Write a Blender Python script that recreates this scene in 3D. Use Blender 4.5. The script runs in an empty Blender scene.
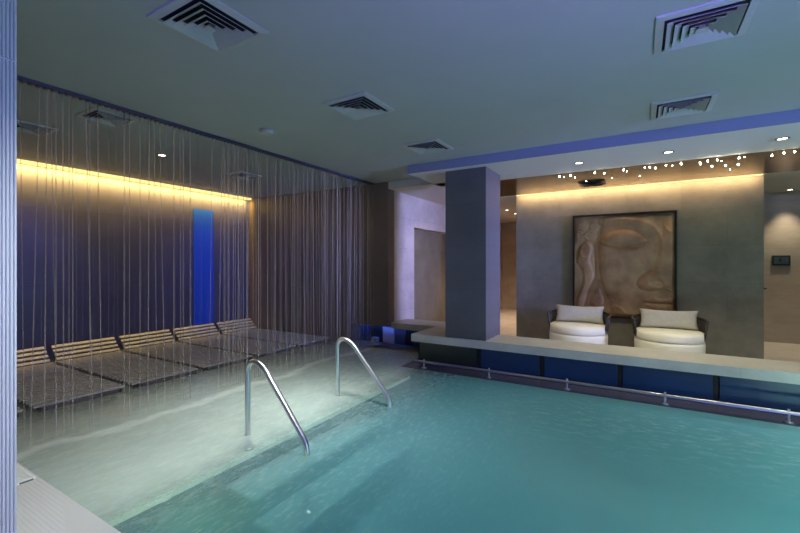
import bpy, bmesh, math, random
from mathutils import Vector, Matrix
random.seed(7)
SC = bpy.context.scene
COL = SC.collection
PI = math.pi

# ---------------------------------------------------------------- camera
F = 402.0; HZ = 264.0
yaw = math.atan2(240.0, F)
cam = bpy.data.cameras.new('camera'); cam.sensor_width = 36.0; cam.sensor_fit = 'HORIZONTAL'
cam.lens = 36.0*F/800.0; cam.shift_y = -(266.5-HZ)/800.0
cam.clip_start = 0.05; cam.clip_end = 100
camo = bpy.data.objects.new('camera', cam); COL.objects.link(camo)
camo.location = (0, 0, 1.5); camo.rotation_euler = (PI/2, 0, yaw)
SC.camera = camo
SY, CY = math.sin(yaw), math.cos(yaw)

def P(u, v, z):                       # photo pixel on a horizontal plane at height z -> world x, y
    D = F*(1.5-z)/(v-HZ); L = D*(u-400)/F
    return Vector((-SY*D+CY*L, CY*D+SY*L, z))
def PY(u, v, Y):                      # photo pixel on the plane y = Y
    k = (u-400)/F; D = Y/(CY+SY*k)
    return Vector((D*(-SY+CY*k), Y, 1.5-(v-HZ)*D/F))

# ---------------------------------------------------------------- materials
class N:
    def __init__(s, name):
        s.m = bpy.data.materials.new(name); s.m.use_nodes = True
        s.t = s.m.node_tree; s.t.nodes.clear()
        s.out = s.n('ShaderNodeOutputMaterial')
    def n(s, typ, **kw):
        x = s.t.nodes.new(typ)
        for k, v in kw.items():
            if k.startswith('i_'):
                x.inputs[k[2:].replace('_', ' ')].default_value = v
            else: setattr(x, k, v)
        return x
    def l(s, a, b): s.t.links.new(a, b)
    def coord(s, plane=None, off=(0, 0, 0)):
        tc = s.n('ShaderNodeTexCoord'); src = tc.outputs['Object']
        if off != (0, 0, 0):
            v = s.n('ShaderNodeVectorMath', operation='ADD'); v.inputs[1].default_value = off
            s.l(src, v.inputs[0]); src = v.outputs[0]
        if plane in (None, 'xyz', 'xy'): return src
        sp = s.n('ShaderNodeSeparateXYZ'); s.l(src, sp.inputs[0])
        cb = s.n('ShaderNodeCombineXYZ')
        a, b = {'xz': (0, 2), 'yz': (1, 2)}[plane]
        s.l(sp.outputs[a], cb.inputs[0]); s.l(sp.outputs[b], cb.inputs[1]); return cb.outputs[0]
    def mixc(s, fac, a, b, mode='MIX'):
        x = s.n('ShaderNodeMix', data_type='RGBA', blend_type=mode)
        for sock, val in ((x.inputs[0], fac), (x.inputs[6], a), (x.inputs[7], b)):
            if hasattr(val, 'links') or isinstance(val, bpy.types.NodeSocket): s.l(val, sock)
            else: sock.default_value = val if not isinstance(val, tuple) else (*val, 1) if len(val) == 3 else val
        return x.outputs[2]
    def mul(s, a, b, op='MULTIPLY', clamp=False):
        x = s.n('ShaderNodeMath', operation=op, use_clamp=clamp)
        for sock, val in ((x.inputs[0], a), (x.inputs[1], b)):
            if isinstance(val, bpy.types.NodeSocket): s.l(val, sock)
            else: sock.default_value = val
        return x.outputs[0]
    def ramp(s, src, stops):
        r = s.n('ShaderNodeValToRGB'); e = r.color_ramp.elements
        while len(e) < len(stops): e.new(0.5)
        for el, (p, c) in zip(e, stops):
            el.position = p; el.color = (c, c, c, 1) if not isinstance(c, tuple) else (*c, 1)
        s.l(src, r.inputs[0]); return r.outputs[0]
    def mrange(s, src, a, b, c=0, d=1):
        r = s.n('ShaderNodeMapRange', interpolation_type='SMOOTHSTEP')
        s.l(src, r.inputs[0])
        for i, v in zip((1, 2, 3, 4), (a, b, c, d)): r.inputs[i].default_value = v
        return r.outputs[0]

def simple(name, col, rough=.5, metal=0, noise=0, nscale=6, bump=0, bscale=80, emis=None, spec=.5, coat=0):
    k = N(name); b = k.n('ShaderNodeBsdfPrincipled')
    b.inputs['Roughness'].default_value = rough; b.inputs['Metallic'].default_value = metal
    b.inputs['Specular IOR Level'].default_value = spec; b.inputs['Coat Weight'].default_value = coat
    b.inputs['Base Color'].default_value = (*col, 1)
    c = k.coord()
    if noise:
        t = k.n('ShaderNodeTexNoise', i_Scale=nscale, i_Detail=5.0); k.l(c, t.inputs['Vector'])
        f = k.ramp(t.outputs[0], [(.3, 0.0), (.7, 1.0)])
        k.l(k.mixc(f, tuple(x*(1-noise) for x in col), tuple(min(1, x*(1+noise)) for x in col)), b.inputs['Base Color'])
    if bump:
        t = k.n('ShaderNodeTexNoise', i_Scale=bscale, i_Detail=4.0); k.l(c, t.inputs['Vector'])
        bp = k.n('ShaderNodeBump', i_Strength=bump, i_Distance=.01); k.l(t.outputs[0], bp.inputs['Height'])
        k.l(bp.outputs[0], b.inputs['Normal'])
    if emis:
        b.inputs['Emission Color'].default_value = (*emis[0], 1); b.inputs['Emission Strength'].default_value = emis[1]
    k.l(b.outputs[0], k.out.inputs[0]); return k.m

def tiled(name, col, joint, plane, w, h, mortar=.004, rough=.5, noise=.12, nscale=3, off=(0, 0, 0), stagger=0.0, var=.06, stretch=1, spec=.5, bump=.3):
    k = N(name); b = k.n('ShaderNodeBsdfPrincipled'); b.inputs['Roughness'].default_value = rough
    b.inputs['Specular IOR Level'].default_value = spec
    c = k.coord(plane, off)
    br = k.n('ShaderNodeTexBrick', offset=stagger)
    k.l(c, br.inputs['Vector'])
    br.inputs['Scale'].default_value = 1; br.inputs['Mortar Size'].default_value = mortar
    br.inputs['Mortar Smooth'].default_value = .2
    br.inputs['Brick Width'].default_value = w; br.inputs['Row Height'].default_value = h
    br.inputs['Color1'].default_value = tuple(x*(1-var) for x in col)+(1,)
    br.inputs['Color2'].default_value = tuple(x*(1+var) for x in col)+(1,)
    br.inputs['Mortar'].default_value = (*joint, 1)
    mp = k.n('ShaderNodeMapping'); mp.inputs['Scale'].default_value = (1, stretch, 1); k.l(c, mp.inputs[0])
    t = k.n('ShaderNodeTexNoise', i_Scale=float(nscale), i_Detail=6.0, i_Roughness=.65); k.l(mp.outputs[0], t.inputs['Vector'])
    f = k.ramp(t.outputs[0], [(.3, 1-noise*1.5), (.7, 1+noise)])
    k.l(k.mixc(1.0, br.outputs[0], f, 'MULTIPLY'), b.inputs['Base Color'])
    bp = k.n('ShaderNodeBump', i_Strength=bump, i_Distance=.004, invert=True); k.l(br.outputs['Fac'], bp.inputs['Height'])
    k.l(bp.outputs[0], b.inputs['Normal'])
    k.l(b.outputs[0], k.out.inputs[0]); return k.m

def emit(name, col, s):
    k = N(name); e = k.n('ShaderNodeEmission'); e.inputs[0].default_value = (*col, 1); e.inputs[1].default_value = s
    k.l(e.outputs[0], k.out.inputs[0]); return k.m

M = {}
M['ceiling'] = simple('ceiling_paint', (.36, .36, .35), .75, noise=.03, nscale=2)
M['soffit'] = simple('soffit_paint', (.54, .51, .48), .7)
M['beam'] = simple('beam_blue_light_paint', (.17, .18, .27), .6)  # bluish tint carries part of the blue light on the beam front
M['wall_left'] = tiled('dark_violet_wall_panel', (.036, .035, .085), (.015, .015, .02), 'yz', 1.86, 1.17, .004, .38, .15, off=(0, .55, 0))
M['wall_back'] = tiled('brown_wall_panel', (.12, .092, .095), (.07, .06, .06), 'xz', 2.4, 1.5, .003, .4, .10)
M['wall_art'] = tiled('grey_stone_wall', (.235, .22, .185), (.19, .18, .155), 'xz', 1.2, .6, .003, .6, .18, 2.2, stagger=.5, var=.05, bump=.15)
M['column'] = tiled('dark_stone_column', (.09, .08, .082), (.06, .055, .055), 'xz', 1.3, .62, .003, .5, .16, 2.0, off=(.3, 0, .1), bump=.15)
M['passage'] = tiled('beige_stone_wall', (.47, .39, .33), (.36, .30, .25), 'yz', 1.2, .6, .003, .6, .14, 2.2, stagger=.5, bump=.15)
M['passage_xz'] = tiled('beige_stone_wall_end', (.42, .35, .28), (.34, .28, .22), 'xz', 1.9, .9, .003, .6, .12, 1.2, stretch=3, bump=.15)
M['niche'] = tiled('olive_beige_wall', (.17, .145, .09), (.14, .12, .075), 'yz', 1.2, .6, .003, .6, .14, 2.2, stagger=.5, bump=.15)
M['coping'] = tiled('cream_stone_coping', (.43, .405, .315), (.34, .32, .25), 'xy', 1.8, 3.0, .003, .3, .10, 3, off=(.9, 0, 0), bump=.1)
M['floor'] = tiled('pale_stone_floor', (.60, .53, .45), (.42, .36, .30), 'xy', .9, .9, .004, .35, .12, 2)
M['rear'] = simple('rear_wall_paint', (.30, .28, .27), .6)
M['bronze_mirror'] = simple('bronze_mirror', (.17, .11, .07), .20, 1.0, noise=.1)
M['black'] = simple('matt_black', (.008, .008, .01), .6)
M['dark_metal'] = simple('dark_metal', (.03, .03, .035), .4, .6)
M['chrome'] = simple('brushed_steel', (.60, .60, .66), .28, 1.0)
M['blue_glass'] = simple('dark_blue_glass', (.008, .035, .10), .3, noise=.15, nscale=1.5)
M['green_glass'] = simple('dark_green_glass', (.02, .03, .02), .2, coat=.3)
M['grey_glass'] = simple('grey_blue_glass', (.05, .06, .08), .2, coat=.3)
M['vent'] = simple('white_vent_enamel', (.38, .38, .37), .45)
M['vent_dark'] = simple('vent_cavity', (.012, .012, .012), .8)
M['white_plastic'] = simple('white_plastic', (.36, .36, .38), .4)
M['pouf'] = simple('white_upholstery', (.76, .745, .63), .85, noise=.04, bump=.3, bscale=150)
M['pillow'] = simple('grey_linen', (.50, .48, .42), .9, noise=.06, nscale=20, bump=.4, bscale=220)
M['rope'] = simple('black_rope', (.045, .042, .04), .7, bump=.4, bscale=120)
M['relief'] = None
M['frame'] = simple('black_frame', (.012, .011, .011), .45)
M['slat'] = simple('weathered_slat', (.27, .27, .25), .45, noise=.2, nscale=9)
M['slat_dark'] = simple('lounger_frame_metal', (.05, .045, .045), .5)
M['grate'] = simple('white_grate_plastic', (.75, .78, .70), .4)
M['gutter'] = simple('wet_grey_stone', (.05, .05, .075), .25, noise=.15)
M['track'] = simple('track_metal', (.06, .06, .12), .4, .3)
M['led_warm'] = emit('warm_led', (1.0, .70, .24), 1.9)
M['led_warm2'] = emit('warm_white_led', (1.0, .72, .34), 1.9)
M['bulb'] = emit('bulb_glow', (1.0, .95, .72), 45)
M['lamp'] = emit('downlight_glow', (1.0, .90, .70), 12)
M['star'] = emit('bright_bulb_glow', (1.0, .95, .72), 90)
M['steel_dark'] = simple('dark_steel', (.12, .12, .13), .35, .9)

# bronze relief
k = N('bronze_relief'); b = k.n('ShaderNodeBsdfPrincipled'); c = k.coord()
t = k.n('ShaderNodeTexNoise', i_Scale=3.5, i_Detail=6.0); k.l(c, t.inputs['Vector'])
k.l(k.ramp(t.outputs[0], [(.3, (.26, .15, .075)), (.55, (.47, .29, .155)), (.8, (.58, .39, .22))]), b.inputs['Base Color'])
b.inputs['Metallic'].default_value = .25; b.inputs['Roughness'].default_value = .48
t2 = k.n('ShaderNodeTexNoise', i_Scale=60.0, i_Detail=3.0); k.l(c, t2.inputs['Vector'])
bp = k.n('ShaderNodeBump', i_Strength=.15, i_Distance=.01); k.l(t2.outputs[0], bp.inputs['Height']); k.l(bp.outputs[0], b.inputs['Normal'])
k.l(b.outputs[0], k.out.inputs[0]); M['relief'] = k.m

# ribbed deck tiles
k = N('ribbed_deck_tile'); b = k.n('ShaderNodeBsdfPrincipled'); b.inputs['Roughness'].default_value = .35
c = k.coord()
w = k.n('ShaderNodeTexWave', wave_type='BANDS', bands_direction='Y'); w.inputs['Scale'].default_value = 14; k.l(c, w.inputs['Vector'])
sp = k.n('ShaderNodeSeparateXYZ'); k.l(c, sp.inputs[0])
near = k.mul(k.mul(sp.outputs[1], k.mul(sp.outputs[0], .31), 'ADD'), .117, 'LESS_THAN')               # ribs stop before the smooth edge tile
ribs = k.mul(w.outputs['Fac'], near)
k.l(k.mixc(ribs, (.55, .57, .56), (.60, .62, .61)), b.inputs['Base Color'])
bp = k.n('ShaderNodeBump', i_Strength=.3, i_Distance=.006); k.l(ribs, bp.inputs['Height']); k.l(bp.outputs[0], b.inputs['Normal'])
k.l(b.outputs[0], k.out.inputs[0]); M['deck'] = k.m

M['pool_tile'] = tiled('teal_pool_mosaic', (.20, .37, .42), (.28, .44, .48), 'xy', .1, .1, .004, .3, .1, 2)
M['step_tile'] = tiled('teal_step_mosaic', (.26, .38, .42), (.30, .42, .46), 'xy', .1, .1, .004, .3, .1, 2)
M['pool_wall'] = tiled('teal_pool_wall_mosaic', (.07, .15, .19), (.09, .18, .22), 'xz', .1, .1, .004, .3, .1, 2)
M['shelf_tile'] = tiled('pale_shelf_tile', (.66, .71, .67), (.56, .60, .57), 'xy', .3, .3, .004, .3, .15, 2)

# water: clear, slightly milky sheet with aerated foam where the curtain lands and the jets push
k = N('pool_water'); c = k.coord(); sp = k.n('ShaderNodeSeparateXYZ'); k.l(c, sp.inputs[0])
X, Y = sp.outputs[0], sp.outputs[1]
def noise(scale, detail=4.0, rough=.5, stretch=(1, 1, 1), dist=0.0, rot=0):
    mp = k.n('ShaderNodeMapping'); mp.inputs['Scale'].default_value = stretch; mp.inputs['Rotation'].default_value = (0, 0, rot); k.l(c, mp.inputs[0])
    t = k.n('ShaderNodeTexNoise', i_Scale=float(scale), i_Detail=detail, i_Roughness=rough, i_Distortion=dist); k.l(mp.outputs[0], t.inputs['Vector'])
    return t.outputs[0]
nA = noise(1.3, 3.0); nB = noise(11, 6.0, .62, (1, .4, 1), .35, .35); nC = noise(30, 4.0, .6, (1, .35, 1), .3, .35)
Xw = k.mul(X, k.mul(k.mul(nA, .5, 'SUBTRACT'), .7), 'ADD')       # wandering edge
band = k.mul(k.mrange(Xw, -5.6, -4.3), k.mrange(X, -2.62, -2.95), 'MULTIPLY')
streak = k.mul(k.mrange(Xw, -4.26, -4.18), k.mrange(Xw, -4.02, -4.14), 'MULTIPLY')
speck = k.ramp(nB, [(.45, 0.0), (.75, 1.0)])
foam = k.mul(k.mul(band, .36), k.mul(streak, .42), 'ADD')
jetR = k.mul(k.mul(k.mrange(Y, 3.2, 4.3), k.mrange(Y, 5.1, 4.5)), k.mrange(X, -2.0, -.4))
foam2 = k.mul(k.mul(jetR, k.ramp(noise(16, 6.0, .7, (.45, 1, 1), .6, -.15), [(.5, 0.0), (.85, 1.0)])), .45)
allf = k.mul(foam, foam2, 'ADD')
fine = k.mul(k.ramp(nC, [(.5, 0.0), (.8, 1.0)]), k.mul(k.mrange(X, -.2, -2.4), .22))
speckf = k.mul(k.mul(speck, .20), k.mrange(X, -1.7, -3.2))
allf = k.mul(k.mul(k.mul(allf, fine, 'ADD'), speckf, 'ADD'), .92, 'MINIMUM')
h = k.mul(k.mul(nB, .6), k.mul(nC, .25), 'ADD')
bp = k.n('ShaderNodeBump', i_Strength=.55, i_Distance=.03); k.l(h, bp.inputs['Height'])
tr = k.n('ShaderNodeBsdfTransparent'); tr.inputs[0].default_value = (.72, .93, .92, 1)
df = k.n('ShaderNodeBsdfDiffuse'); df.inputs[0].default_value = (.15, .36, .43, 1); k.l(bp.outputs[0], df.inputs['Normal'])
side = k.mrange(X, -3.0, -1.9)
k.l(k.mixc(side, (.93, .98, .96), (.72, .93, .92)), tr.inputs[0])
k.l(k.mixc(side, (.50, .58, .55), (.15, .36, .43)), df.inputs[0])
tl = k.n('ShaderNodeBsdfTranslucent'); tl.inputs[0].default_value = (.25, .60, .56, 1)
ms = k.n('ShaderNodeMixShader'); ms.inputs[0].default_value = .5; k.l(df.outputs[0], ms.inputs[1]); k.l(tl.outputs[0], ms.inputs[2])
body = k.n('ShaderNodeMixShader'); k.l(k.mrange(X, -3.0, -1.4, .30, .66), body.inputs[0]); k.l(tr.outputs[0], body.inputs[1]); k.l(ms.outputs[0], body.inputs[2])
fd = k.n('ShaderNodeBsdfDiffuse'); fd.inputs[0].default_value = (.72, .80, .76, 1); k.l(bp.outputs[0], fd.inputs['Normal'])
ft = k.n('ShaderNodeBsdfTranslucent'); ft.inputs[0].default_value = (.72, .82, .76, 1)
fm = k.n('ShaderNodeMixShader'); fm.inputs[0].default_value = .35; k.l(fd.outputs[0], fm.inputs[1]); k.l(ft.outputs[0], fm.inputs[2])
bf = k.n('ShaderNodeMixShader'); k.l(allf, bf.inputs[0]); k.l(body.outputs[0], bf.inputs[1]); k.l(fm.outputs[0], bf.inputs[2])
gl = k.n('ShaderNodeBsdfGlossy'); gl.inputs['Roughness'].default_value = .16; k.l(bp.outputs[0], gl.inputs['Normal'])
fr = k.n('ShaderNodeFresnel'); fr.inputs[0].default_value = 1.33
fin = k.n('ShaderNodeMixShader'); k.l(fr.outputs[0], fin.inputs[0]); k.l(bf.outputs[0], fin.inputs[1]); k.l(gl.outputs[0], fin.inputs[2])
k.l(fin.outputs[0], k.out.inputs[0]); M['water'] = k.m

# wet nylon strand
k = N('wet_strand'); tr = k.n('ShaderNodeBsdfTransparent'); b = k.n('ShaderNodeBsdfPrincipled')
b.inputs['Base Color'].default_value = (.38, .32, .29, 1); b.inputs['Roughness'].default_value = .35
mx = k.n('ShaderNodeMixShader'); mx.inputs[0].default_value = .34
k.l(tr.outputs[0], mx.inputs[1]); k.l(b.outputs[0], mx.inputs[2]); k.l(mx.outputs[0], k.out.inputs[0]); M['strand'] = k.m
k = N('fine_strand'); tr = k.n('ShaderNodeBsdfTransparent'); b = k.n('ShaderNodeBsdfPrincipled')
b.inputs['Base Color'].default_value = (.40, .36, .37, 1); b.inputs['Roughness'].default_value = .4
mx = k.n('ShaderNodeMixShader'); mx.inputs[0].default_value = .13
k.l(tr.outputs[0], mx.inputs[1]); k.l(b.outputs[0], mx.inputs[2]); k.l(mx.outputs[0], k.out.inputs[0]); M['fine_strand'] = k.m

# saturated blue paint in place of the blue light on the left wall
M['blue_lit'] = simple('painted_blue_light', (.006, .045, .36), .35)

# ---------------------------------------------------------------- helpers
def box(bm, x0, x1, y0, y1, z0, z1):
    vs = [bm.verts.new(p) for p in ((x0, y0, z0), (x1, y0, z0), (x1, y1, z0), (x0, y1, z0), (x0, y0, z1), (x1, y0, z1), (x1, y1, z1), (x0, y1, z1))]
    for f in ((0, 3, 2, 1), (4, 5, 6, 7), (0, 1, 5, 4), (1, 2, 6, 5), (2, 3, 7, 6), (3, 0, 4, 7)): bm.faces.new([vs[i] for i in f])
    return vs
def BM(*boxes):
    bm = bmesh.new()
    for b in boxes: box(bm, *b)
    return bm
def lathe(bm, prof, n=32, c=(0, 0), cap=True):
    rings = []
    for r, z in prof:
        rings.append([bm.verts.new((c[0]+r*math.cos(2*PI*i/n), c[1]+r*math.sin(2*PI*i/n), z)) for i in range(n)])
    for a, b in zip(rings, rings[1:]):
        for i in range(n): bm.faces.new((a[i], a[(i+1) % n], b[(i+1) % n], b[i]))
    if cap:
        bm.faces.new(rings[0][::-1]); bm.faces.new(rings[-1])
def tube(bm, pts, r, n=10):
    pts = [Vector(p) for p in pts]; rings = []
    up = Vector((0, 0, 1))
    for i, p in enumerate(pts):
        d = ((pts[min(i+1, len(pts)-1)]-p).normalized()+(p-pts[max(i-1, 0)]).normalized()).normalized()
        if i == 0:
            ref = up if abs(d.z) < .9 else Vector((0, 1, 0)); a = d.cross(ref).normalized()
        else: a = (a-d*a.dot(d)).normalized()
        bb = d.cross(a)
        rr = r[i] if isinstance(r, (list, tuple)) else r
        rings.append([bm.verts.new(p+(a*math.cos(2*PI*j/n)+bb*math.sin(2*PI*j/n))*rr) for j in range(n)])
    for a_, b_ in zip(rings, rings[1:]):
        for j in range(n): bm.faces.new((a_[j], a_[(j+1) % n], b_[(j+1) % n], b_[j]))
    bm.faces.new(rings[0][::-1]); bm.faces.new(rings[-1])
def obj(name, bm, mat, parent=None, smooth=False, bevel=0):
    bmesh.ops.recalc_face_normals(bm, faces=bm.faces)
    me = bpy.data.meshes.new(name); bm.to_mesh(me); bm.free()
    me.materials.append(M[mat] if isinstance(mat, str) else mat)
    if smooth:
        for p in me.polygons: p.use_smooth = True
    o = bpy.data.objects.new(name, me); COL.objects.link(o)
    if parent: o.parent = parent
    if bevel:
        m = o.modifiers.new('bevel', 'BEVEL'); m.width = bevel; m.segments = 2; m.limit_method = 'ANGLE'
    return o
def tag(o, label, cat, group=None, kind=None):
    o['label'] = label; o['category'] = cat
    if group: o['group'] = group
    if kind: o['kind'] = kind
    return o
def thing(name, loc, label, cat, group=None, rz=0):
    o = bpy.data.objects.new(name, None); COL.objects.link(o); o.location = loc; o.rotation_euler = (0, 0, rz)
    o.empty_display_size = .1
    return tag(o, label, cat, group)
def struct(name, bm, mat, label=None, cat=None, bevel=0, smooth=False):
    o = obj(name, bm, mat, bevel=bevel, smooth=smooth); o['kind'] = 'structure'
    o['label'] = label or name.replace('_', ' '); o['category'] = cat or name.split('_')[0]
    return o
def copy_tree(o, parent=None):
    c = o.copy(); COL.objects.link(c)
    if parent: c.parent = parent
    for ch in list(o.children): copy_tree(ch, c)
    return c

# ---------------------------------------------------------------- dimensions
ZC = 3.0; ZS = 2.873; ZK = .418
XL = -7.76; XR = 6.2; YB = 6.2; YA = 8.2

# ---------------------------------------------------------------- setting
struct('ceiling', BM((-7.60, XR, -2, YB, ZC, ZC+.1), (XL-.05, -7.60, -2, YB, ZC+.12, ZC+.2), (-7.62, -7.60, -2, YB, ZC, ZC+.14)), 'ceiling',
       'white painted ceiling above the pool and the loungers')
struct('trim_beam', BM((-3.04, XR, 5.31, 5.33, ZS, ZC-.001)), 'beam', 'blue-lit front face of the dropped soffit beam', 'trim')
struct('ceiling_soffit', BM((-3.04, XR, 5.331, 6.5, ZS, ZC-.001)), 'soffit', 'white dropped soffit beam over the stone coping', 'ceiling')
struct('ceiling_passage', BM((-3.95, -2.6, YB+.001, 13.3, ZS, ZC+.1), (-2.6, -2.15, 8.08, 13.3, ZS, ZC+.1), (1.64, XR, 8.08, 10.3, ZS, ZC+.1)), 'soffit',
       'pale passage ceiling beyond the column', 'ceiling')
struct('ceiling_mirror', BM((-2.6, XR, 6.5, 8.08, ZS, ZC+.1)), 'bronze_mirror', 'bronze mirrored ceiling panel in front of the artwork wall', 'ceiling')
struct('wall_left', BM((XL-.15, XL, -2, YB, -.2, ZC+.2)), 'wall_left', 'dark violet panelled wall behind the loungers', 'wall')
struct('wall_back', BM((XL, -4.80, YB, YB+.2, -.2, ZC+.1), (-4.80, -3.95, YB, YB+.2, .35, ZC+.1)), 'wall_back', 'brown wall at the end of the loungers', 'wall')
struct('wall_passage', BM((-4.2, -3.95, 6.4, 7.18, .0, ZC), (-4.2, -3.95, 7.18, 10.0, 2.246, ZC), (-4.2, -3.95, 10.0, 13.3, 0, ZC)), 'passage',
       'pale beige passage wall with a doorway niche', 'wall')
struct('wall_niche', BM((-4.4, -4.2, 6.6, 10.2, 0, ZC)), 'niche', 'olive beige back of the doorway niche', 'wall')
struct('wall_artwork', BM((-2.15, 1.64, YA, YA+.25, 0, ZC+.12)), 'wall_art', 'grey stone wall that carries the framed relief', 'wall')
struct('wall_corridor', BM((-1.9, XR, 10.3, 10.5, 0, ZC)), 'passage_xz', 'beige corridor wall far right', 'wall')
struct('wall_inner', BM((-2.15, -1.9, YA+.25, 13.3, 0, ZC)), 'passage', 'beige wall behind the artwork wall', 'wall')
struct('wall_end', BM((-4.2, -1.9, 13.3, 13.5, 0, ZC)), 'passage_xz', 'pinkish beige wall at the end of the passage', 'wall')
struct('wall_right', BM((XR, XR+.2, -2, 10.5, -1.3, ZC+.1)), 'rear', 'right side wall', 'wall')
struct('wall_rear', BM((XL-.15, XR+.2, -2.2, -2, -1.3, ZC+.2)), 'rear', 'wall behind the camera', 'wall')
struct('floor_passage', BM((-4.2, XR, 5.95, 13.3, -.1, 0)), 'floor', 'pale stone floor behind the coping', 'floor')
struct('floor', BM((-4.45, XR, -2, 1.12, -1.2, .012)), 'deck', 'ribbed white tiled pool deck', 'floor')
struct('floor_shelf', BM((XL, -2.86, 1.12, 6.2, -.16, -.12), (XL, -4.45, -2, 1.12, -.16, -.12), (-4.8, -2.86, 6.2, 6.45, -.16, -.12)), 'shelf_tile', 'submerged pale tiled shelf', 'floor')
struct('floor_steps', BM((-2.86, -2.52, 2.05, 3.85, -.31, -.28), (-2.52, -2.16, 2.05, 3.85, -.48, -.45)), 'step_tile', 'submerged steps between the handrails', 'floor')
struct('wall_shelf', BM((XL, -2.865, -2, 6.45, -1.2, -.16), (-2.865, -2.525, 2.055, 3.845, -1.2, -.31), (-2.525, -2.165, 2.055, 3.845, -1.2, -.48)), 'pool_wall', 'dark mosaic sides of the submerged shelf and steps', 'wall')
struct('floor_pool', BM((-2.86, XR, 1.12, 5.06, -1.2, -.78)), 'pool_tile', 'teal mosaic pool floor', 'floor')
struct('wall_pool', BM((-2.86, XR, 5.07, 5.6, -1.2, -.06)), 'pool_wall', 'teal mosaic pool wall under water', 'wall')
struct('trim_gutter', BM((-3.0, XR, 5.06, 5.62, -.06, .008)), 'gutter', 'wet stone overflow edge under the grab rail', 'trim')
# plinth behind the glass panels
struct('trim_plinth', BM((-3.0, XR, 5.60, 5.95, 0, ZK-.11), (-3.0, -2.6, 5.6, 6.9, 0, ZK-.11), (-4.8, -3.0, 6.45, 6.6, -.12, .35)), 'black', 'black plinth behind the blue glass panels', 'trim')

bm = BM((-3.04, -2.45, 5.43, 6.9, ZK-.11, ZK), (-2.45, XR, 5.43, 6.05, ZK-.11, ZK), (-3.95, -3.04, 6.30, 6.9, ZK-.11, ZK))
struct('trim_coping', bm, 'coping', 'cream stone coping ledge along the pool', 'trim')
struct('column', BM((-2.48, -1.86, 5.47, 6.05, ZK, ZS), (-2.48, -1.86, 6.05, 6.14, 0, ZS)), 'column', 'dark stone column standing on the coping', 'column')
# recessed box in wall_back niche
# water
bm = bmesh.new()
def sheet(x0, x1, y0, y1, z):
    vs = [bm.verts.new(p) for p in ((x0, y0, z), (x1, y0, z), (x1, y1, z), (x0, y1, z))]; bm.faces.new(vs)
def grid_sheet(xs, ys, inside, z):
    V = {}
    for i in range(len(xs)-1):
        for j in range(len(ys)-1):
            if not inside((xs[i]+xs[i+1])/2, (ys[j]+ys[j+1])/2): continue
            q = []
            for a, b_ in ((i, j), (i+1, j), (i+1, j+1), (i, j+1)):
                if (a, b_) not in V: V[(a, b_)] = bm.verts.new((xs[a], ys[b_], z))
                q.append(V[(a, b_)])
            bm.faces.new(q)
grid_sheet([XL, -4.8, -4.45, -3.0, XR], [-2, 1.12, 5.06, 6.2, 6.45],
           lambda x, y: (y < 1.12 and x < -4.45) or (1.12 < y < 5.06) or (5.06 < y < 6.2 and x < -3) or (y > 6.2 and -4.8 < x < -3), 0)
w = obj('water', bm, 'water'); w['kind'] = 'structure'; w['label'] = 'milky teal pool water'; w['category'] = 'water'

# fluted foreground column
bm = bmesh.new()
x0, x1, y0, y1 = -3.2, -2.61, .1, .725
box(bm, x0, x1, y0, y1, .012, ZC)
nr = 44
for i in range(nr):
    yy = y0+(i+.5)*(y1-y0)/nr
    pts = [(x1, yy-.006), (x1+.008, yy-.003), (x1+.008, yy+.003), (x1, yy+.006)]
    for z0, z1 in ((.012, 2.48), (2.488, ZC)):
        lo = [bm.verts.new((px, py, z0)) for px, py in pts]; hi = [bm.verts.new((px, py, z1)) for px, py in pts]
        for a in range(4): bm.faces.new((lo[a], lo[(a+1) % 4], hi[(a+1) % 4], hi[a]))
        bm.faces.new(lo[::-1]); bm.faces.new(hi)
M['ribbed'] = simple('ribbed_white_cladding', (.58, .60, .66), .4)
struct('column_fluted', bm, 'ribbed', 'pale fluted column at the left edge', 'column')

# ---------------------------------------------------------------- LED coves
tag(obj('led_strip', BM((-7.759, -7.655, -1.9, YB-.03, ZC-.03, ZC+.02)), 'led_warm'), 'long warm yellow light strip along the top of the dark wall behind the loungers', 'light')
tag(obj('led_strip', BM((-2.13, 1.62, YA-.07, YA-.001, ZS+.0, ZS+.02)), 'led_warm2'), 'warm light strip along the top of the grey artwork wall', 'light')

# blue-painted strip standing in for the light wash on the left wall
tag(obj('painted_light_panel', BM((XL+.001, XL+.014, 4.84, 5.28, .02, 2.62)), 'blue_lit'), 'tall narrow strip of painted blue light on the dark wall behind the loungers', 'painted light')

# ---------------------------------------------------------------- glass panels under the coping
pn = [(-2.97, -2.03, 'green_glass', 'dark green glass panel under the coping corner, left of the blue ones'),
      (-1.97, -1.16, 'blue_glass', 'blue glass panel under the coping below the dark column'),
      (-1.09, -.24, 'blue_glass', 'blue glass panel under the coping below the left lounge chair'),
      (-.18, .69, 'blue_glass', 'blue glass panel under the coping below the right lounge chair'),
      (.75, 1.62, 'blue_glass', 'blue glass panel under the coping at the right edge of the photo')]
for a, b_, m, lab in pn:
    tag(obj('glass_panel', BM((a, b_, 5.575, 5.60, .008, ZK-.112)), m, bevel=.003), lab, 'panel', 'glass panels under the coping')
pl = [(-4.79, -4.52, 'blue_glass', 'narrow bright blue glass panel at the left end of the wall recess'),
      (-4.22, -3.72, 'grey_glass', 'grey glass panel in the recess behind the far handrail'),
      (-3.55, -3.06, 'blue_glass', 'blue glass panel in the recess beside the coping corner')]
for a, b_, m, lab in pl:
    tag(obj('glass_panel', BM((a, b_, 6.425, 6.448, -.11, .30)), m, bevel=.003), lab, 'panel', 'glass panels in the recess')
p = P(366, 341.5, .06)
t = thing('jet_nozzle', (-4.36, 6.37, 0), 'small pale water jet box in the recess beside the blue glass panel', 'nozzle')
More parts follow.
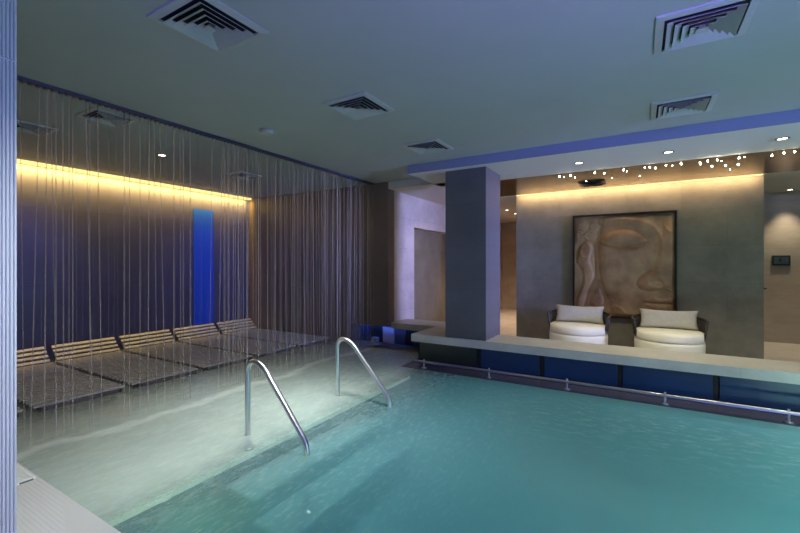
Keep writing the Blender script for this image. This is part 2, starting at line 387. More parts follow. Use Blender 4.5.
obj('housing', BM((-.07, .07, -.05, .05, -.11, .10)), 'white_plastic', t, bevel=.01)
bm = bmesh.new(); lathe(bm, [(.03, 0), (.03, .03)], 16); bmesh.ops.rotate(bm, verts=bm.verts, matrix=Matrix.Rotation(PI/2, 3, 'X')); bmesh.ops.translate(bm, verts=bm.verts, vec=(0, -.05, .06))
obj('outlet', bm, 'chrome', t)

# ---------------------------------------------------------------- grab rail
t = thing('grab_rail', (-2.81, 5.12, 0), 'long thin steel grab rail running low along the far pool edge', 'rail')
bm = bmesh.new(); tube(bm, [(0, 0, .10), (8.9, 0, .10)], .017, 12); obj('bar', bm, 'chrome', t, smooth=True)
first = None
for u in (424, 489, 567, 665, 789):
    kx = (u-400)/F; D = 5.12/(CY+SY*kx); xx = D*(-SY+CY*kx)+2.81
    if first is None:
        bm = bmesh.new(); lathe(bm, [(.032, .008), (.032, .018), (.011, .022), (.011, .135), (.0, .137)], 16, cap=False)
        first = obj('post', bm, 'chrome', t, smooth=True); first.location = (xx, 0, 0)
        bm = bmesh.new(); lathe(bm, [(.045, .0), (.045, .012)], 16); ba = obj('base_plate', bm, 'steel_dark', first)
    else:
        c_ = copy_tree(first, t); c_.location = (xx, 0, 0)

# ---------------------------------------------------------------- pool handrails
def handrail(yy, label):
    t = thing('pool_handrail', (-2.96, yy, 0), label, 'handrail', 'handrails over the submerged steps')
    pts = [(0, 0, -.115), (0, 0, .52)]
    # arch
    ctrl = [(0, .52), (.0, .60), (.035, .655), (.105, .665), (.17, .64), (.24, .58)]
    def bez(cs, n):
        out = []
        for i in range(1, n):
            s = i/n; pp = [Vector(c) for c in cs]
            while len(pp) > 1: pp = [a.lerp(b, s) for a, b in zip(pp, pp[1:])]
            out.append(pp[0])
        return out
    arch = bez([(0, .50), (-.01, .60), (.0, .685), (.12, .68), (.20, .64), (.28, .54)], 14)
    pts = [(0, 0, -.115), (0, 0, .2), (0, 0, .46)]+[(a.x, 0, a.y) for a in arch]
    pts += [(.28, 0, .54), (.45, 0, .355), (.64, 0, .147)]
    end = bez([(.66, .124), (.70, .078), (.705, .0)], 6)
    pts += [(.66, 0, .124)]+[(a.x, 0, a.y) for a in end]+[(.705, 0, -.02), (.705, 0, -.445)]
    bm = bmesh.new(); tube(bm, pts, .0235, 14)
    obj('tube', bm, 'chrome', t, smooth=True)
    for xx, zz in ((0, -.12), (.705, -.45)):
        bm = bmesh.new(); lathe(bm, [(.055, zz), (.055, zz+.012), (.03, zz+.022)], 20, c=(xx, 0)); obj('flange', bm, 'chrome', t, smooth=False)
    return t
handrail(2.347, 'nearer polished steel pool handrail with arched top, on the submerged shelf')
handrail(3.57, 'farther polished steel pool handrail with arched top, by the curtain')

# ---------------------------------------------------------------- strand curtain
XCU = -4.27; Y0C, Y1C = 1.14, 6.17
cur = thing('strand_curtain', (XCU, Y0C, 0), 'tall curtain of wet hanging strands between ceiling and pool', 'curtain')
bm = BM((-.03, .03, 0, Y1C-Y0C, ZC-.025, ZC-.001))
yy = .02
while yy < Y1C-Y0C-.03:
    box(bm, -.033, .033, yy, yy+.025, ZC-.034, ZC-.02); yy += .05
obj('track', bm, 'track', cur)
def strand_mesh(r, mat, name):
    bm = bmesh.new()
    # seeded along its local -Z from the track
    n = 10
    pts = [(0, 0, -2.95*i/n) for i in range(n+1)]
    tube(bm, pts, [r*(.85+.3*random.random()) for _ in pts], 6)
    bmesh.ops.recalc_face_normals(bm, faces=bm.faces)
    me = bpy.data.meshes.new(name); bm.to_mesh(me); bm.free(); me.materials.append(M[mat]); return me
ms_ = [strand_mesh(r, 'strand', 'strand') for r in (.0032, .0042, .0052)]
us = [20, 40, 47, 51, 56, 63, 69, 73, 86, 90, 97, 124, 129, 140, 149, 154, 159, 174, 180, 183, 190, 213, 222, 228, 234, 243, 248]
ys = []
for u in us:
    kx = (u-400)/F; D = -XCU/(SY-CY*kx); ys.append(D*(CY+SY*kx)-Y0C)
while len(ys) < 100:
    q = 1.9+(Y1C-Y0C-1.9)*random.random()
    if min(abs(q-s) for s in ys) > .012: ys.append(q)
for i, q in enumerate(ys):
    if not .02 < q < Y1C-Y0C-.02: q = .03+random.random()*.1
    o = bpy.data.objects.new('strand', ms_[i % 3 if i < 27 else random.choice((0, 0, 1))]); COL.objects.link(o); o.parent = cur
    o.location = (random.uniform(-.012, .012), q, ZC-.03)
    o.rotation_euler = (random.choice((0, 0, 1, -1))*random.uniform(0, .02), 0, 0)
bm = bmesh.new(); n = 130
for i in range(n):
    q = .03+(Y1C-Y0C-.06)*((i+random.random()*.8)/n)**.78; xo = random.uniform(-.02, .02); s = random.uniform(-.02, .02)
    tube(bm, [(xo, q, ZC-.03), (xo, min(max(q+s, .01), Y1C-Y0C-.01), .012)], random.choice((.0012, .0016, .0022)), 4)
o = obj('fine_strands', bm, 'fine_strand', cur); o['kind'] = 'stuff'

# ---------------------------------------------------------------- loungers
def make_lounger():
    t = thing('slatted_lounger', (-7.42, 1.55, 0), 'x', 'lounger', 'slatted loungers in a row along the dark wall')
    W = .84
    bm = bmesh.new()
    L = 2.2; n = 23
    for i in range(n):
        x = .02+i*(L-.02)/n
        box(bm, x, x+.050, 0, W, .035, .058)
    obj('slatted_bed', bm, 'slat', t)
    bm = BM((0, L, .05, .09, 0.0, .036), (0, L, W-.09, W-.05, 0.0, .036), (0, .04, .05, W-.05, .0, .036), (L-.04, L, .05, W-.05, .0, .036))
    obj('frame', bm, 'slat_dark', t)
    obj('shade_board', BM((.05, L-.05, .1, W-.1, .002, .010)), 'black', t)  # black board added for the dark shade under the slats
    bm = bmesh.new()
    for i in range(4):
        s = .03+i*.088
        x, z = -s*.66, .065+s*.62
        vs = box(bm, -.021, .021, 0, W, -.012, .012)
        R_ = Matrix.Rotation(math.atan2(.62, .66), 4, 'Y')
        bmesh.ops.transform(bm, matrix=Matrix.Translation((x, 0, z)) @ R_, verts=vs)
    hr = obj('headrest', bm, 'slat', t)
    for y in (.08, W-.1):
        bm = bmesh.new()
        vs = box(bm, -.17, .17, y, y+.025, -.014, .008)
        bmesh.ops.transform(bm, matrix=Matrix.Translation((-.115, 0, .148)) @ Matrix.Rotation(math.atan2(.62, .66), 4, 'Y'), verts=vs)
        obj('headrest_bracket', bm, 'slat_dark', hr)
    for y in (.06, W-.1):
        for x in (.1, L-.15):
            bm = BM((x, x+.05, y, y+.04, -.12, .0)); obj('leg', bm, 'slat_dark', t)
    return t
labs = ['slatted lounger mostly hidden by the fluted column, nearest of the row',
        'slatted lounger with raised headrest right beside the fluted column',
        'slatted lounger with raised headrest, second one counted from the fluted column',
        'slatted lounger with raised headrest in the middle, left of the strip of blue light',
        'slatted lounger with raised headrest directly below the strip of blue light',
        'slatted lounger with raised headrest against the brown back wall']
L0 = make_lounger()
for i in range(6):
    o = L0 if i == 0 else copy_tree(L0)
    o.location = (-7.42, .67+i*.92, 0); o['label'] = labs[i]

# ---------------------------------------------------------------- ceiling diffusers
def make_vent(vm='vent'):
    t = thing('ceiling_vent', (0, 0, 0), 'x', 'vent')
    S = .25
    def ring(bm, a, za, b_, zb, th=.006):
        lo, hi = [], []
        for s, z in ((a, za), (b_, zb)):
            lo.append([bm.verts.new((sx*s, sy*s, z)) for sx, sy in ((-1, -1), (1, -1), (1, 1), (-1, 1))])
        for i in range(4): bm.faces.new((lo[0][i], lo[0][(i+1) % 4], lo[1][(i+1) % 4], lo[1][i]))
        for s, z in ((a, za+th), (b_, zb+th)):
            hi.append([bm.verts.new((sx*s, sy*s, z)) for sx, sy in ((-1, -1), (1, -1), (1, 1), (-1, 1))])
        for i in range(4):
            bm.faces.new((hi[0][i], hi[1][i], hi[1][(i+1) % 4], hi[0][(i+1) % 4]))
            bm.faces.new((lo[0][i], hi[0][i], hi[0][(i+1) % 4], lo[0][(i+1) % 4]))
            bm.faces.new((lo[1][i], lo[1][(i+1) % 4], hi[1][(i+1) % 4], hi[1][i]))
    bm = bmesh.new(); ring(bm, S, -.012, S-.045, -.018, .012); obj('frame', bm, vm, t)
    bm = BM((-S+.02, S-.02, -S+.02, S-.02, -.0035, -.0005)); obj('cavity', bm, 'vent_dark', t)
    for i in range(4):
        a = S-.06-i*.042
        bm = bmesh.new(); ring(bm, a, -.034, a-.037, -.008, .003); obj('louvre', bm, vm, t)
    bm = bmesh.new(); s = .03
    vs = [bm.verts.new((sx*s, sy*s, -.036)) for sx, sy in ((-1, -1), (1, -1), (1, 1), (-1, 1))]
    bm.faces.new(vs[::-1]); ap = [bm.verts.new((sx*.01, sy*.01, -.006)) for sx, sy in ((-1, -1), (1, -1), (1, 1), (-1, 1))]
    bm.faces.new(ap)
    for i in range(4): bm.faces.new((vs[i], vs[(i+1) % 4], ap[(i+1) % 4], ap[i]))
    obj('core', bm, vm, t)
    return t
vents = [((210, 24), ZC, 'largest square ceiling vent, top left above the curtain'),
         ((359, 106.5), ZC, 'square ceiling vent in the middle of the ceiling above the far handrail'),
         ((428, 146.5), ZC, 'smallest square ceiling vent, just in front of the beam end above the column'),
         ((702, 25), ZC, 'large square ceiling vent cut by the top edge, at right'),
         ((682, 106), ZC, 'square ceiling vent just in front of the beam, at right'),
         ((28, 127), ZC, 'dim ceiling vent behind the curtain beside the fluted column'),
         ((107, 117), ZC, 'dim ceiling vent behind the curtain above the middle loungers'),
         ((244, 175), ZC, 'small dark ceiling vent behind the curtain near the brown wall'),
         ((592, 183), ZS, 'small dark vent in the bronze mirror ceiling above the relief')]
V0 = make_vent()
for i, ((u, v), z, lab) in enumerate(vents):
    o = V0 if i == 0 else make_vent('dark_metal') if i == 8 else copy_tree(V0)
    p = P(u, v, z); o.location = (p.x, p.y, z); o['label'] = lab
    if i >= 5: o.scale = (.8, .8, 1)

# smoke detector
p = P(267, 130.5, ZC)
t = thing('smoke_detector', (p.x, p.y, ZC), 'small round white smoke detector on the ceiling by the curtain track', 'detector')
bm = bmesh.new(); lathe(bm, [(.085, 0), (.085, -.018), (.07, -.035), (.03, -.042), (0.001, -.042)], 28, cap=False); obj('housing', bm, 'white_plastic', t, smooth=True)
bm = bmesh.new(); lathe(bm, [(.09, 0), (.09, -.008)], 28); obj('base', bm, 'white_plastic', t)

# downlights
def make_dl(r=.045):
    t = thing('downlight', (0, 0, 0), 'x', 'light')
    bm = bmesh.new(); lathe(bm, [(r+.016, 0), (r+.016, -.006), (r, -.008), (r, -.001)], 24, cap=False); obj('trim_ring', bm, 'dark_metal', t)
    bm = bmesh.new(); lathe(bm, [(r-.002, -.001), (r-.002, -.003)], 24); obj('lens', bm, 'lamp', t)
    return t
DL0 = make_dl()
dls = [((579, 162.7), ZS, 'recessed downlight in the white soffit above the left part of the relief'),
       ((668.4, 151.9), ZS, 'recessed downlight in the white soffit above the right lounge chair'),
       ((782.4, 138.4), ZS, 'recessed downlight in the white soffit at the right edge'),
       ((162, 155), ZC, 'lone downlight on the ceiling behind the strand curtain'),
       ((790, 189.5), ZS, 'downlight on the corridor ceiling at far right'),
       ((507, 210), ZS, 'nearer passage downlight seen between column and grey wall'),
       ((515.5, 213.5), ZS, 'farther passage downlight seen between column and grey wall')]
for i, ((u, v), z, lab) in enumerate(dls):
    o = DL0 if i == 0 else copy_tree(DL0)
    p = P(u, v, z); o.location = (p.x, p.y, z); o['label'] = lab
DLP = [P(u, v, z) for (u, v), z, _ in dls]

# hanging bulbs
def make_bulb(length, mat, big):
    t = thing('hanging_bulb', (0, 0, 0), 'tiny glowing bulb hanging from the bronze mirror ceiling', 'light', 'tiny bulbs hanging from the bronze ceiling')
    q = .72 if big else .42
    bm = bmesh.new(); tube(bm, [(0, 0, 0), (0, 0, -length+.01)], .0015, 5); obj('cord', bm, 'dark_metal', t)
    bm = bmesh.new(); lathe(bm, [(.003*q, -length+.016*q), (.008*q, -length+.010*q), (.0125*q, -length), (.008*q, -length-.010*q), (.003*q, -length-.013*q)], 10); obj('bulb', bm, mat, t, smooth=True)
    return t
spots = [(559.5, 176.5, 1), (564, 177, 0), (570.5, 175.5, 1), (575, 177.5, 0), (594.8, 171.6, 1), (604.3, 173.3, 1), (612, 178, 0), (623.7, 168.8, 1), (627, 171.6, 0),
         (644.7, 167, 0), (649.8, 165.4, 1), (655.5, 168, 1), (666, 164.4, 0), (672.4, 165.5, 0), (681.2, 162.7, 1), (699.7, 162, 0), (700.3, 163.8, 1), (707.8, 160.2, 1),
         (712, 166.2, 1), (717.3, 158, 1), (725.7, 165.5, 1), (721.5, 161, 0), (738.2, 164.5, 1), (739.3, 156.3, 1), (744.5, 155.5, 0), (730, 169.4, 0), (772, 155.5, 1), (784, 150.6, 1), (794.6, 150, 1), (586, 181, 0), (640, 176, 0)]
for u, v, big in spots:
    yb = 6.56
    while yb < 7.9 and ZS-PY(u, v, yb+.05).z > .05+random.random()*.10: yb += .05
    ln = max(.03, ZS-PY(u, v, yb).z)
    o = make_bulb(ln, 'star' if big else 'bulb', big); o.location = (PY(u, v, yb).x, yb, ZS)

# ---------------------------------------------------------------- relief artwork
pa = PY(573, 215.5, YA-.05); pb = PY(677, 210.8, YA-.05)
AX0, AX1, AZ1 = pa.x, pb.x, (pa.z+pb.z)/2; AW = AX1-AX0; AH = 1.86; AZ0 = AZ1-AH
art = thing('relief_artwork', (AX0, YA, AZ0), 'bronze relief of a serene half face in a black frame on the grey wall', 'artwork')
def seg(px, py, ax, ay, bx, by):
    vx, vy = bx-ax, by-ay; tt = max(0, min(1, ((px-ax)*vx+(py-ay)*vy)/(vx*vx+vy*vy+1e-12)))
    return math.hypot(px-ax-tt*vx, py-ay-tt*vy)
def smooth_line(pts, n=6):
    out = []
    for i in range(len(pts)-1):
        p0 = pts[max(i-1, 0)]; p1 = pts[i]; p2 = pts[i+1]; p3 = pts[min(i+2, len(pts)-1)]
        for j in range(n):
            s = j/n
            out.append(tuple(.5*((2*p1[a])+(-p0[a]+p2[a])*s+(2*p0[a]-5*p1[a]+4*p2[a]-p3[a])*s*s+(-p0[a]+3*p1[a]-3*p2[a]+p3[a])*s**3) for a in (0, 1)))
    out.append(pts[-1]); return out
# coordinates: u right, v down, both 0..1 over the picture. (points, height, width)
ridges = [
    ([(.29, .285), (.38, .32), (.50, .34), (.62, .325), (.74, .285)], -.030, .012),                             # closed lid crease
    ([(.30, .27), (.38, .30), (.50, .318), (.62, .303), (.72, .27)], .012, .012),
    ([(.33, .03), (.48, .04), (.66, .07), (.80, .13), (.87, .24), (.875, .38), (.84, .50)], .016, .020),         # brow to nose bridge
    ([(.74, .56), (.66, .62), (.65, .69), (.72, .735), (.82, .73), (.90, .70), (.98, .72)], -.012, .014),        # nose base
    ([(.78, .66), (.84, .64), (.88, .67), (.84, .69)], -.022, .014),                                            # nostril
    ([(.72, .856), (.80, .858), (.90, .862), (.98, .858)], -.018, .008),
    ([(.03, .45), (.10, .56), (.12, .68), (.07, .80), (.03, .90)], .012, .014),
    ([(.08, .28), (.15, .27), (.17, .34), (.14, .42), (.08, .40), (.07, .33), (.11, .32)], .012, .011),
    ([(.02, .99), (.11, .90), (.15, .76), (.22, .60), (.22, .40), (.20, .28)], -.014, .012),
    ([(.36, .99), (.42, .90), (.50, .93), (.54, .99)], .016, .014),
    ([(.94, .04), (.90, .10), (.93, .17), (.98, .19)], .018, .013),
]
RL = []
for pts, hh, ww in ridges:
    q = smooth_line(pts); xs = [a[0] for a in q]; ys_ = [a[1] for a in q]
    RL.append((q, hh, ww, min(xs)-3*ww, max(xs)+3*ww, min(ys_)-3*ww, max(ys_)+3*ww))
for cx, cy, rr in ((.05, .19, .055), (.17, .19, .06), (.09, .09, .05), (.21, .10, .045), (.30, .055, .035)):
    q = []
    for i in range(28):
        a = i/28*2.1*2*PI; r_ = rr*(1-i/30); q.append((cx+r_*math.cos(a), cy+r_*math.sin(a)))
    RL.append((q, .018, .0085, cx-rr-.03, cx+rr+.03, cy-rr-.03, cy+rr+.03))
polys = [
    ([(.33, -.1), (.29, .12), (.265, .30), (.27, .50), (.30, .68), (.37, .84), (.50, 1.1), (1.1, 1.1), (1.1, -.1)], .042, .10),
    ([(.30, .28), (.38, .315), (.50, .335), (.62, .32), (.74, .28), (.66, .20), (.55, .16), (.42, .17), (.34, .22)], .024, .06),
    ([(.95, .03), (.88, .24), (.875, .38), (.84, .50), (.74, .56), (.66, .62), (.65, .70), (.74, .74), (.90, .72), (1.1, .74), (1.1, .03)], .036, .08),
    ([(.70, .83), (.80, .79), (.88, .81), (1.1, .79), (1.1, .852), (.80, .85)], .028, .03),
    ([(.72, .858), (1.1, .862), (1.1, .92), (.82, .93)], .028, .03),
    ([(-.1, -.1), (.33, -.1), (.29, .12), (.27, .25), (.12, .27), (-.1, .26)], .020, .04),
    ([(.06, .30), (.14, .26), (.19, .33), (.17, .45), (.21, .60), (.14, .75), (.08, .95), (.0, .95), (.09, .68), (.10, .55), (.03, .44)], .034, .05),
    ([(.27, .72), (.19, .80), (.17, .87), (.22, .92), (.30, .90), (.31, .82)], .034, .045),
]
polys = [(smooth_line(pp+[pp[0]], 4)[:-1], a, b_) for pp, a, b_ in polys]
def inside(px, py, pp):
    c_ = False
    for (ax, ay), (bx, by) in zip(pp, pp[1:]+pp[:1]):
        if (ay > py) != (by > py) and px < (bx-ax)*(py-ay)/(by-ay)+ax: c_ = not c_
    return c_
def relief_h(u, v):
    h = .0
    for pp, hh, ww in polys:
        if inside(u, v, pp):
            d = min(1, min(seg(u, v, *a, *b_) for a, b_ in zip(pp, pp[1:]+pp[:1]))/ww)
            h += hh*math.sqrt(max(0, 1-(1-d)**2))
    dx, dy = (u-.62)/.40, (v-.42)/.62; r2 = dx*dx+dy*dy
    if r2 < 1: h += .032*math.sqrt(1-r2)                       # swell of the cheek
    dx, dy = (u-.50)/.20, (v-.235)/.09; r2 = dx*dx+dy*dy
    if r2 < 1: h += .024*(1-r2)                                 # eyelid
    dx, dy = (u-.80)/.12, (v-.66)/.09; r2 = dx*dx+dy*dy
    if r2 < 1: h += .026*(1-r2)
    for q, hh, ww, xa, xb, ya, yb in RL:
        if not (xa < u < xb and ya < v < yb): continue
        d = min(seg(u, v, *a, *b_) for a, b_ in zip(q, q[1:]))
        if d < 3*ww: h += hh*math.exp(-(d/ww)**2)
    return h
bm = bmesh.new(); nx, nz = 120, 130; fr_w = .022
grid = []
for j in range(nz+1):
    row = []
    for i in range(nx+1):
        u, v = i/nx, j/nz
        edge = min(1, min(u, 1-u, v, 1-v)*30)
        row.append(bm.verts.new((fr_w+(AW-2*fr_w)*u, -.028-relief_h(u, v)*.85*edge, AH-fr_w-(AH-2*fr_w)*v)))
    grid.append(row)
for j in range(nz):
    for i in range(nx): bm.faces.new((grid[j][i], grid[j+1][i], grid[j+1][i+1], grid[j][i+1]))
# closed back
bk = [bm.verts.new(p) for p in ((fr_w, -.004, AH-fr_w), (AW-fr_w, -.004, AH-fr_w), (AW-fr_w, -.004, fr_w), (fr_w, -.004, fr_w))]
bm.faces.new(bk)
bm.faces.new([bk[1], bk[0]]+grid[0][:]); bm.faces.new([bk[3], bk[2]]+grid[nz][::-1])
bm.faces.new([bk[0], bk[3]]+[grid[j][0] for j in range(nz, -1, -1)]); bm.faces.new([bk[2], bk[1]]+[grid[j][nx] for j in range(nz+1)])
obj('relief_panel', bm, 'relief', art, smooth=True)
bm = BM((0, fr_w, -.095, -.002, 0, AH), (AW-fr_w, AW, -.095, -.002, 0, AH), (fr_w, AW-fr_w, -.095, -.002, 0, fr_w), (fr_w, AW-fr_w, -.095, -.002, AH-fr_w, AH))
obj('frame', bm, 'frame', art)

# ---------------------------------------------------------------- lounge chairs
def make_chair():
    t = thing('lounge_chair', (0, 0, 0), 'x', 'chair', 'round lounge chairs below the relief')
    R = .455; H = .46
    bm = bmesh.new()
    lathe(bm, [(.05, .03), (R-.05, .03), (R-.02, .05), (R, .10), (R+.004, .20), (R+.006, .29), (R, .33)], 48); obj('base', bm, 'pouf', t, smooth=True)
    bm = bmesh.new()
    lathe(bm, [(.05, .333), (R-.015, .333), (R+.003, .34), (R+.008, .37), (R+.008, .43), (R-.004, .455), (R-.035, .472), (R*.5, .480), (.01, .484)], 48); obj('seat_cushion', bm, 'pouf', t, smooth=True)
    bm = bmesh.new()
    lathe(bm, [(R-.10, 0), (R-.10, .03)], 32); obj('foot_ring', bm, 'dark_metal', t)
    # rope back: two rails and crossing ropes, wrapping from side to side round the rear
    A0, A1 = math.radians(-22), math.radians(202)
    def pt(a, s):
        rr = R+.0+.035*s; lift = .05*math.sin((a-A0)/(A1-A0)*PI)*s
        return (rr*math.cos(a), rr*math.sin(a), .37+.25*s+lift)
    for s, r_ in ((0, .014), (1, .016)):
        bm = bmesh.new(); tube(bm, [pt(A0+(A1-A0)*i/40, s) for i in range(41)], r_, 8); obj('back_rail', bm, 'rope', t, smooth=True)
    bm = bmesh.new(); n = 56; da = (A1-A0)/n
    for i in range(n+1):
        a = A0+da*i
        for d in (2.2, -2.2):
            b_ = min(max(a+d*da, A0), A1)
            tube(bm, [pt(a, .02), pt((a+b_)/2, .5), pt(b_, .98)], .009, 5)
    obj('rope_weave', bm, 'rope', t, smooth=True)
    return t
def pillow_obj(label, loc, W=.79, Hh=.31, T=.15, rz=0):
    bm = bmesh.new(); nu, nv = 28, 14; fr_, bk_ = [], []
    for side in (1, -1):
        rows = []
        for j in range(nv+1):
            row = []
            for i in range(nu+1):
                a, b_ = 2*i/nu-1, 2*j/nv-1
                th = ((1-a**4)*(1-b_**4))**.45
                px = a*W/2*(1-.07*(1-abs(b_)**2.0)*abs(a)**3); pz = b_*Hh/2*(1-.13*(1-abs(a)**2.0)*abs(b_)**3*-1*-1)
                row.append(bm.verts.new((px, side*T/2*th, pz)))
            rows.append(row)
        for j in range(nv):
            for i in range(nu): bm.faces.new((rows[j][i], rows[j][i+1], rows[j+1][i+1], rows[j+1][i]))
    bmesh.ops.remove_doubles(bm, verts=bm.verts, dist=.0008)
    o = obj('pillow', bm, 'pillow', smooth=True); tag(o, label, 'pillow', 'long pillows on the lounge chairs')
    o.location = loc; o.rotation_euler = (math.radians(-14), 0, rz)
    return o
C0 = make_chair()
YCH = 7.5
for i, (u, lab, pl_) in enumerate(((578, 'left one of two round white lounge chairs with black rope back, below the relief', 'grey linen pillow on the left lounge chair'),
                              (668.5, 'right one of two round white lounge chairs with black rope back, beside the open floor', 'grey linen pillow on the right lounge chair'))):
    kx = (u-400)/F; D = YCH/(CY+SY*kx); x = D*(-SY+CY*kx)
    o = C0 if i == 0 else copy_tree(C0)
    o.location = (x, YCH, 0); o['label'] = lab
    pillow_obj(pl_, (x, YCH+.15, (.47+.155)))
    o.rotation_euler = (0, 0, 0)

# ---------------------------------------------------------------- corridor fittings
pa = PY(772, 255.5, 10.28); pb = PY(790.5, 265.5, 10.28)
t = thing('control_panel', ((pa.x+pb.x)/2, 10.3, pb.z), 'small dark rectangular control panel on the far right corridor wall', 'control panel')
w_ = pb.x-pa.x; h_ = pa.z-pb.z
obj('body', BM((-w_/2, w_/2, -.03, 0, 0, h_)), 'frame', t, bevel=.006)
obj('screen', BM((-w_/2+.03, w_/2-.03, -.034, -.029, .03, h_-.03)), 'steel_dark', t)
bm = bmesh.new(); lathe(bm, [(.022, -.004), (.022, .004)], 16); bmesh.ops.rotate(bm, verts=bm.verts, matrix=Matrix.Rotation(PI/2, 3, 'X')); bmesh.ops.translate(bm, verts=bm.verts, vec=(-.02, -.036, h_*.5))
box(bm, -.028, -.012, -.040, -.033, h_*.5+.02, h_*.5+.05)
obj('symbol', bm, 'dark_metal', t)
p = PY(764, 290.5, YA+.12)
t = thing('door_handle', (1.64, YA+.12, p.z), 'small dark lever handle on the right end of the grey wall', 'handle')
obj('plate', BM((0, .008, -.03, .03, -.08, .06)), 'dark_metal', t)
bm = bmesh.new(); tube(bm, [(.006, 0, .03), (.05, 0, .03), (.055, .02, .03), (.055, .1, .03)], .010, 8); obj('lever', bm, 'dark_metal', t, smooth=True)

# ---------------------------------------------------------------- floor grate
gx0, gx1, gy0, gy1 = -4.25, -3.59, .55, 1.10
bm = bmesh.new(); n = 22
for i in range(n): 
    xx = gx0+.01+i*(gx1-gx0-.02)/n; box(bm, xx, xx+.016, gy0, gy1, .012, .026)
for j in range(7):
    yy = gy0+j*(gy1-gy0-.016)/6; box(bm, gx0, gx1, yy, yy+.016, .0125, .024)
t = thing('floor_grate', (0, 0, 0), 'white slotted drain grate set on the deck beside the fluted column', 'grate')
obj('bars', bm, 'grate', t); obj('tray', BM((gx0, gx1, gy0, gy1, .012, .0135)), 'gutter', t)

# ---------------------------------------------------------------- lights
def area(name, loc, aim, sx, sy, power, col, spread=PI):
    l = bpy.data.lights.new(name, 'AREA'); l.shape = 'RECTANGLE'; l.size = sx; l.size_y = sy; l.energy = power; l.color = col; l.spread = spread
    o = bpy.data.objects.new(name, l); COL.objects.link(o); o.location = loc
    o.rotation_euler = (Vector(aim)-Vector(loc)).to_track_quat('-Z', 'Y').to_euler(); return o
def spot(name, loc, aim, power, col, ang=70, blend=.8, r=.04):
    l = bpy.data.lights.new(name, 'SPOT'); l.energy = power; l.color = col; l.spot_size = math.radians(ang); l.spot_blend = blend; l.shadow_soft_size = r
    o = bpy.data.objects.new(name, l); COL.objects.link(o); o.location = loc
    o.rotation_euler = (Vector(aim)-Vector(loc)).to_track_quat('-Z', 'Y').to_euler(); return o
def point(name, loc, power, col, r=.1):
    l = bpy.data.lights.new(name, 'POINT'); l.energy = power; l.color = col; l.shadow_soft_size = r
    o = bpy.data.objects.new(name, l); COL.objects.link(o); o.location = loc; return o
WARM = (1, .78, .52); BLUE = (.10, .16, 1.0); TEAL = (.62, .95, .86)
for i, p in enumerate(DLP):
    if i in (0, 1, 2): spot('soffit_lamp', (p.x, p.y, p.z-.02), (p.x, p.y+.25, 0), 98, (1, .89, .58), 100)
    if i == 3: spot('lounge_lamp', (p.x, p.y, p.z-.02), (p.x, p.y, 0), 22, (1, .92, .75), 120)
    if i == 4: spot('corridor_lamp', (p.x, p.y, p.z-.02), (p.x, p.y, 0), 90, (1, .86, .64), 70)
    if i > 4: spot('passage_lamp', (p.x, p.y, p.z-.02), (p.x, p.y, 0), 170, (1, .76, .56), 120)
spot('corridor_lamp', (2.3, 9.0, ZS-.03), (2.3, 9.0, 0), 90, (1, .86, .64), 90)
spot('passage_lamp', (-3.2, 7.6, ZS-.03), (-3.5, 7.6, 0), 22, (1, .82, .5), 120)
area('cove_led', (-7.60, 2.1, 2.955), (-7.76, 2.1, 2.78), 8.1, .03, 260, (1, .66, .12), math.radians(122))
area('cove_led', (-.255, 8.06, 2.865), (-.255, 8.20, 2.76), 3.7, .03, 26, (1, .66, .30))
area('strand_fill', (-3.1, 3.4, 2.93), (-4.27, 3.4, 2.0), 5.0, .05, 11, (1, .80, .70), math.radians(90))  # added warm fill for the upper part of the strands
area('fascia_fill', (1.6, 5.075, .03), (1.6, 5.43, .36), 8.4, .02, .8, (.22, .17, 1.0), math.radians(60))  # added blue fill to tint the coping face
# underwater lamps
area('pool_lamp', (4.9, 4.6, -.5), (2.5, 3.6, -.8), .5, .3, 150, TEAL)
area('pool_lamp', (2.6, 1.25, -.45), (2.6, 3.2, -.8), .6, .25, 150, TEAL)
area('pool_lamp', (.2, 1.25, -.45), (.2, 3.2, -.8), .6, .25, 4, TEAL)
area('pool_lamp', (-2.2, 1.25, -.40), (-2.4, 2.2, -.1), .4, .2, 2.2, (.75, 1, .45))
area('ceiling_blue_fill', (.4, 3.0, -.9), (.2, 3.6, 3), 3.0, 1.0, 9, (.20, .30, 1.0))  # added blue fill that tints the ceiling from below
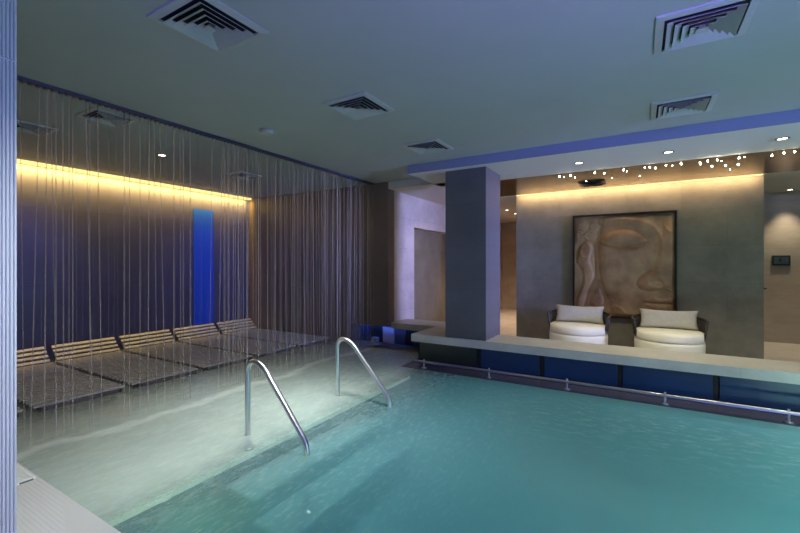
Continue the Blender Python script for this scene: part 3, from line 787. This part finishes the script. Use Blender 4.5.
# blue wash high on the rear wall, grazing the ceiling onto the beam
area('blue_cove', (1.6, -1.9, 2.945), (1.6, 5.3, 2.95), 8.0, .03, 42, (.10, .13, 1.0), math.radians(60))
struct('trim_cove', BM((-3.0, 6.15, -1.62, -1.58, 2.80, 2.938), (-3.0, 6.15, -2.0, -1.58, 2.80, 2.82)), 'rear', 'added light-blocking lip behind the camera', 'trim')  # added lip that keeps the blue light off everything lower down
area('rear_blue_fill', (1.2, -1.7, 1.2), (.2, .3, 3.0), 5.0, .2, 145, (.32, .24, 1.0), math.radians(56))  # added blue fill aimed at the near ceiling
# violet-blue washes in place of an unseen source on the hall's right side
area('violet_wash', (6.0, 4.3, 1.9), (-4, 6.8, 1.6), 1.6, 1.2, 80, (.34, .40, 1.0), math.radians(34))
area('violet_wash', (6.0, .9, 1.7), (-4, 1.6, 1.6), 1.6, 1.2, 20, (.36, .42, 1.0), math.radians(50))  # second wash added for the fluted column
# blue washers at the lounger wall
for y, pw in ((2.2, 5), (5.06, 2.2)):
    area('wall_washer', (-6.7, y, 2.93), (-7.76, y, 1.1), .3 if y < 4 else .15, .05, pw, (.03, .10, 1.0), math.radians(75))
area('under_coping_led', (.0, 5.50, .30), (.0, 5.45, 0), 5.6, .02, 1.0, (.05, .14, 1.0))
area('under_coping_led', (-4.2, 6.34, .30), (-4.2, 6.5, 0), 1.1, .02, 1.2, (.05, .14, 1.0))
# added fill lights over the curtain, the pool and the shelf
area('curtain_fill', (-3.3, 3.2, 2.96), (-3.5, 3.2, 0), .3, 4.6, 55, (.97, 1, .97), math.radians(70))
area('pool_top_fill', (3.0, 1.4, 2.96), (2.6, 3.0, 0), 1.2, .6, 100, (.80, 1, .92), math.radians(100))
area('deck_fill', (-1.3, 1.3, 2.96), (-3.3, 1.5, 0), .5, .5, 26, (.97, 1, .97), math.radians(70))

wd = bpy.data.worlds.new('world'); SC.world = wd; wd.use_nodes = True
wd.node_tree.nodes['Background'].inputs[0].default_value = (.02, .025, .04, 1)
SC.view_settings.view_transform = 'Standard'; SC.view_settings.look = 'None'; SC.view_settings.gamma = 1; SC.view_settings.exposure = -0.15
SC.view_settings.use_curve_mapping = False
